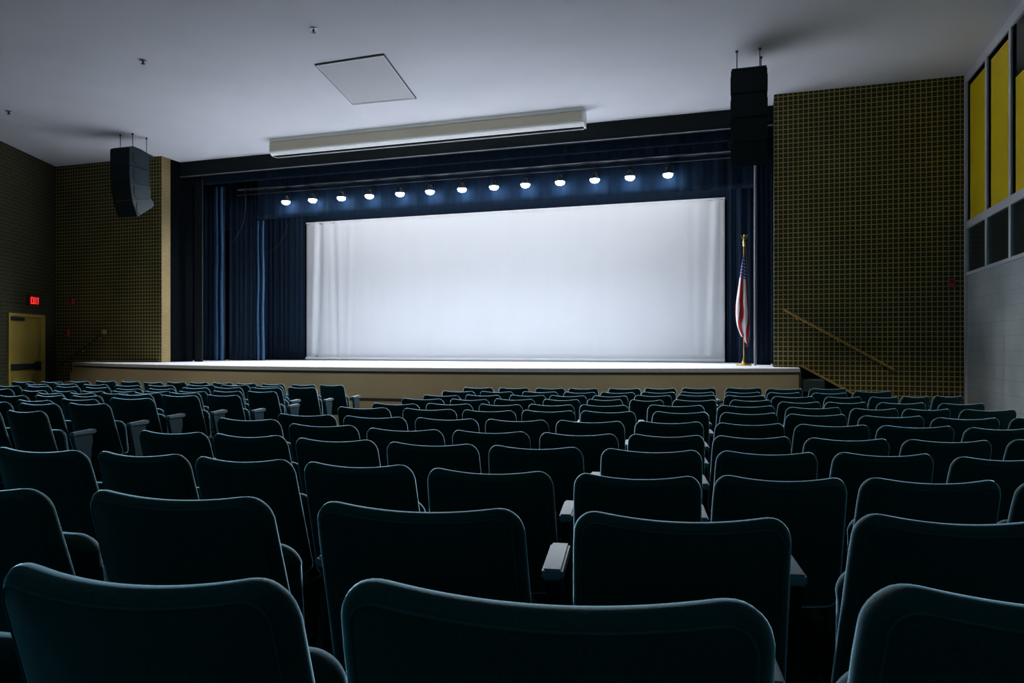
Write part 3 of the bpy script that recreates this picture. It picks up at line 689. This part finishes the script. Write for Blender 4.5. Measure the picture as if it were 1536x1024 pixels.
sign = bpy.data.objects.new('exit_sign', None); COL.objects.link(sign); sign.matrix_world = ML @ Matrix.Translation((1.07, -.05, 2.5))
tag(sign, 'glowing red EXIT sign above the ochre door', 'sign')
bm = bmesh.new(); box(bm, -.2, .2, -.03, .05, -.12, .12, .01); make('housing', bm, M['redbody'], sign)
def letters(bm, s, h, w, gap, th, y0, y1):
    x = (len(s) * w + (len(s) - 1) * gap) / 2
    for ch in s:           # the wall's x axis runs to the viewer's left, so lay letters from +x to -x
        def b(u0, u1, v0, v1): box(bm, x - u1 * w, x - u0 * w, y0, y1, -h / 2 + v0 * h, -h / 2 + v1 * h)
        t = th / w; q = th / h
        if ch == 'E': b(0, t, 0, 1); b(t, 1, 0, q); b(t, .85, .5 - q / 2, .5 + q / 2); b(t, 1, 1 - q, 1)
        if ch == 'I': b(.5 - t / 2, .5 + t / 2, 0, 1)
        if ch == 'T': b(.5 - t / 2, .5 + t / 2, 0, 1 - q); b(0, 1, 1 - q, 1)
        if ch == 'X':
            for d in (1, -1):
                xs = [(0 if d > 0 else 1), (1 if d > 0 else 0)]
                p = [(x - xs[0] * w - th / 2, -h / 2), (x - xs[0] * w + th / 2, -h / 2), (x - xs[1] * w + th / 2, h / 2), (x - xs[1] * w - th / 2, h / 2)]
                prism(bm, p, y0, y1, 'y')
        x -= w + gap
bm = bmesh.new(); letters(bm, 'EXIT', .15, .066, .02, .02, -.036, -.029); make('lettering', bm, M['redglow'], sign)

def alarm(name, label, x, z, w, h, group='red alarm devices'):
    r = thing(name, label, 'fire alarm', (x, YF, z), 0, group)
    bm = bmesh.new(); box(bm, -w / 2, w / 2, -.05, .004, -h / 2, h / 2, .008); make('body', bm, M['redbox'], r)
    bm = bmesh.new(); box(bm, -w * .28, w * .28, -.062, -.05, -h * .05, h * .3, .004); make('lens', bm, M['redbody'], r)
    return r
alarm('alarm_strobe', 'small orange red alarm box on the tiled wall next to the block wall', 3.03, 2.48, .10, .13)
alarm('alarm_strobe', 'small red alarm box high on the tiled wall near the exit door', -15.48, 2.54, .13, .13)
alarm('alarm_pull', 'small red pull station below the red alarm box near the exit door', -15.62, 1.78, .12, .17)

# ------------------------------------------------------------------ auditorium seats
LEAN = math.tan(math.radians(17))
SW = .475
def bend(x, y, z, ztop, hw):
    """wrap the slab forward at its ends, lean it and dip its top edge"""
    f = max(0., (z - (ztop - .30)) / .30)
    z2 = z - .017 * f * (1 - min(1, (x / (hw * .86)) ** 2))
    return (x, y + .62 * x * x + LEAN * (BACK_H - z2), z2)

def outline(d, hw_t, hw_b, zb, zt, rc_t, rc_b):
    pts = []
    def hw(z): return hw_b + (hw_t - hw_b) * (z - zb) / (zt - zb) - d
    T, B = zt - d, zb + d
    rt, rb = max(rc_t - d, .012), max(rc_b - d, .012)
    N = 9
    for i in range(20):    # top edge, left to right
        w = hw(T) - rt; pts.append((-w + 2 * w * i / 20, T))
    for i in range(N):
        a = math.pi / 2 * (1 - i / N); pts.append((hw(T) - rt + rt * math.cos(a), T - rt + rt * math.sin(a)))
    for i in range(10):
        z = T - rt + (B + rb - T + rt) * i / 10; pts.append((hw(z), z))
    for i in range(N):
        a = -math.pi / 2 * i / N; pts.append((hw(B) - rb + rb * math.cos(a), B + rb + rb * math.sin(a)))
    for i in range(20):
        w = hw(B) - rb; pts.append((w - 2 * w * i / 20, B))
    for i in range(N):
        a = -math.pi / 2 - math.pi / 2 * i / N; pts.append((-hw(B) + rb + rb * math.cos(a), B + rb + rb * math.sin(a)))
    for i in range(10):
        z = B + rb + (T - rt - B - rb) * i / 10; pts.append((-hw(z), z))
    for i in range(N):
        a = math.pi - math.pi / 2 * i / N; pts.append((-hw(T) + rt + rt * math.cos(a), T - rt + rt * math.sin(a)))
    return pts

def cushion(hw_t, hw_b, zb, zt, rc_t, rc_b, r, bulge_b, bulge_f, warp, seam=None, y0=0.):
    """closed padded slab: back face at -r, front face at +r, rounded all round the rim"""
    rings = []
    def ring(d, y, shrink=1.):
        o = outline(d, hw_t, hw_b, zb, zt, rc_t, rc_b); zc = (zb + zt) / 2
        return [(x * shrink, y, zc + (z - zc) * shrink) for x, z in o]
    for s, bf in ((.18, 1.), (.45, .85), (.7, .55), (.88, .2)): rings.append(ring(r * 1.6, -r - bulge_b * bf, s))
    if seam:
        rings += [ring(seam + .008, -r - .001), ring(seam + .003, -r - .0005), ring(seam, -r + .0035), ring(seam - .003, -r + .0005)]
    for k in range(9):
        a = -math.pi / 2 + math.pi * k / 8; rings.append(ring(r * (1 - math.cos(a)), r * math.sin(a)))
    for s, bf in ((.88, .25), (.7, .6), (.45, .9), (.18, 1.)): rings.append(ring(r * 1.6, r + bulge_f * bf, s))
    bm = bmesh.new(); V = []
    for g in rings: V.append([bm.verts.new(warp(x, y + y0, z)) for x, y, z in g])
    n = len(V[0])
    for i in range(len(V) - 1):
        for k in range(n): bm.faces.new((V[i][k], V[i][(k + 1) % n], V[i + 1][(k + 1) % n], V[i + 1][k]))
    for g, rev in ((V[0], True), (V[-1], False)):
        c = Vector((0, 0, 0))
        for v in g: c += v.co
        c = bm.verts.new(c / n)
        for k in range(n): bm.faces.new((g[k], g[(k + 1) % n], c) if rev else (g[(k + 1) % n], g[k], c))
    return bm

HWT, HWB = SW / 2, SW / 2 + .012
def back_warp(x, y, z): return bend(x, y, z, BACK_H, HWT)
def make_seat_prototypes():
    P = {}
    bm = cushion(HWT, HWB, .37, BACK_H, .062, .05, .029, .004, .022, back_warp)
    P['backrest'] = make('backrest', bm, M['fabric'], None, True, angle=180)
    bm = bmesh.new(); o = outline(.022, HWT, HWB, .37, BACK_H, .062, .05)
    tube(bm, [back_warp(x, -.0288, z) for x, z in o[83:] + o[:36]], .0019, 6)
    P['piping'] = make('piping', bm, M['piping'], None, True, angle=180)
    # folded-up seat cushion in front of the back
    def seat_warp(x, y, z): return (x, y + .10 + LEAN * (BACK_H - z) * .62 + .10, z)
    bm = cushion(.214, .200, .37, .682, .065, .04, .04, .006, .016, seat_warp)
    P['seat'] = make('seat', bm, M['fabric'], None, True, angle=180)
    # arm between two seats
    bm = bmesh.new()
    prism(bm, [(.205, .635), (.42, .635), (.445, .645), (.45, .658), (.44, .670), (.42, .675), (.205, .664)], -.027, .027, 'x')
    bmesh.ops.bevel(bm, geom=bm.edges[:], offset=.006, segments=2, affect='EDGES')
    P['armrest'] = make('armrest', bm, M['arm'], None, True)
    bm = bmesh.new()
    prism(bm, [(.21, .634), (.39, .634), (.375, .5), (.33, .10), (.33, .04), (.20, .04), (.22, .10), (.275, .42)], -.016, .016, 'x')
    box(bm, -.035, .035, .13, .37, -.09, .04, .006)
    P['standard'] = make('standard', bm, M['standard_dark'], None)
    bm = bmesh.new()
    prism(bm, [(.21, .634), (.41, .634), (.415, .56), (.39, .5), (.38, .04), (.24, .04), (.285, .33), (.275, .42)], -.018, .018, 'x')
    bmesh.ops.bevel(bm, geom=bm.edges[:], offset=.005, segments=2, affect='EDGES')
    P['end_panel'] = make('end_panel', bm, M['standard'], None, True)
    bm = bmesh.new()
    tube(bm, [(-.19, .27, .40), (.19, .27, .40)], .014, 10); box(bm, -.20, .20, .235, .275, .365, .39, .004)
    P['seat_bracket'] = make('seat_bracket', bm, M['standard_dark'], None)
    return P
PR = make_seat_prototypes()
used = set()
def inst(key, name, parent, loc=(0, 0, 0)):
    src = PR[key]
    if key not in used: used.add(key); o = src
    else: o = src.copy(); COL.objects.link(o)
    o.name = name; o.parent = parent; o.location = loc
    return o

ORD = ['', 'first', 'second', 'third', 'fourth', 'fifth', 'sixth', 'seventh', 'eighth', 'ninth', 'tenth', 'eleventh', 'twelfth', 'thirteenth']
def seat_label(b, r, k, n):
    if b == 'C':
        row = {1: 'row closest to the camera', 12: 'front row of the main block'}.get(r, '%s row from the camera' % ORD[r])
        if r <= 4: pos = 'leftmost in the' if k == 0 else '%s from the left in the' % ORD[k + 1]
        else: pos = 'at the aisle end of the' if k == 0 else '%s from the aisle in the' % ORD[k + 1]
        return 'dark teal seat, %s %s' % (pos, row)
    row = {1: 'front row of the left block', 9: 'last visible row of the left block'}.get(r, '%s row of the left block' % ORD[r])
    if k == 0: return 'dark teal aisle seat with lit end panel, %s' % row
    return 'dark teal seat, %s from the aisle in the %s' % (ORD[k + 1], row)

counts = {}
POS = {(q[0], q[1], q[2]): (q[3], q[4]) for q in SEATS}
for s in SEATS: counts[(s[0], s[1])] = counts.get((s[0], s[1]), 0) + 1
for b, r, k, x, y, zt, yaw, sc in SEATS:
    n = counts[(b, r)]
    t = thing('auditorium_seat', seat_label(b, r, k, n), 'seat', (x, y, zt - BACK_H), math.radians(yaw), 'seats in the main block' if b == 'C' else 'seats in the left block by the brick wall')
    t.scale = (sc, 1, 1)
    bk = inst('backrest', 'backrest', t); inst('piping', 'piping', bk)
    inst('seat', 'seat', t); inst('seat_bracket', 'seat_bracket', t)
    def gap(kk):     # half the distance to the next seat along the row, in the seat's own scale
        q = POS.get((b, r, kk))
        d = math.hypot(q[0] - x, q[1] - y) / 2 if q else .275
        return min(max(d, .17), .31) / sc
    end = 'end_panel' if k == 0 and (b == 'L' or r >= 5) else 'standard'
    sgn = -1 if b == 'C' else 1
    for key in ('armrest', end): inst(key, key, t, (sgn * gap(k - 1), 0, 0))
    if k == n - 1:
        for key in ('armrest', 'standard'): inst(key, key, t, (-sgn * gap(k + 1), 0, 0))

# ------------------------------------------------------------------ light
def area(name, loc, rot, sx, sy, w, col):
    l = bpy.data.lights.new(name, 'AREA'); l.shape = 'RECTANGLE'; l.size = sx; l.size_y = sy; l.energy = w; l.color = col
    o = bpy.data.objects.new(name, l); COL.objects.link(o); o.location = loc; o.rotation_euler = rot; return o
area('added_screen_strip', (-6.0, 16.15, 5.35), (math.radians(STRIP_T), 0, 0), 10.4, .3, STRIP_W, (.90, .94, 1.))  # unseen strip added above the stage to brighten the white screen

for fx, fw in ((-10.5, FRONT_FILL_W * .8), (-6.3, FRONT_FILL_W), (-0.3, FRONT_FILL_W * .95)):  # unseen ceiling spots added to brighten the tan stage front
    l = bpy.data.lights.new('added_front_spot', 'SPOT'); l.energy = fw; l.color = (1., .93, .80); l.spot_size = math.radians(26); l.spot_blend = 1.; l.shadow_soft_size = .08
    o = bpy.data.objects.new('added_front_spot', l); COL.objects.link(o); o.location = (fx, 4.6, CEIL - .06)
    o.rotation_euler = (Vector((fx * 1.05 - .3, 11.3 + .055 * (fx + 6.3) ** 2 * .6, .80)) - o.location).to_track_quat('-Z', 'Y').to_euler(); o.scale = (2.6, .5, 1)
w = bpy.data.worlds.new('World'); SC.world = w; w.use_nodes = True
bg = w.node_tree.nodes['Background']; bg.inputs[0].default_value = (.12, .48, .57, 1); bg.inputs[1].default_value = WORLD_S

cam = bpy.data.cameras.new('camera'); co = bpy.data.objects.new('camera', cam); COL.objects.link(co)
co.location = (0, 0, ZC); co.rotation_euler = (math.radians(90), 0, TH)
cam.sensor_width = 36.; cam.lens = 36. * 1107 / 1536; cam.shift_y = 8.5 / 1536; cam.clip_start = .02; cam.clip_end = 200
SC.camera = co

SC.view_settings.view_transform = 'Standard'; SC.view_settings.look = 'None'
SC.view_settings.exposure = EXPO; SC.view_settings.gamma = 1.0; SC.view_settings.use_curve_mapping = False
cy = SC.cycles
cy.use_denoising = True
try: cy.denoiser = 'OPENIMAGEDENOISE'
except Exception: pass
cy.max_bounces = 8; cy.diffuse_bounces = 6; cy.sample_clamp_indirect = 8.0; cy.caustics_reflective = False; cy.caustics_refractive = False
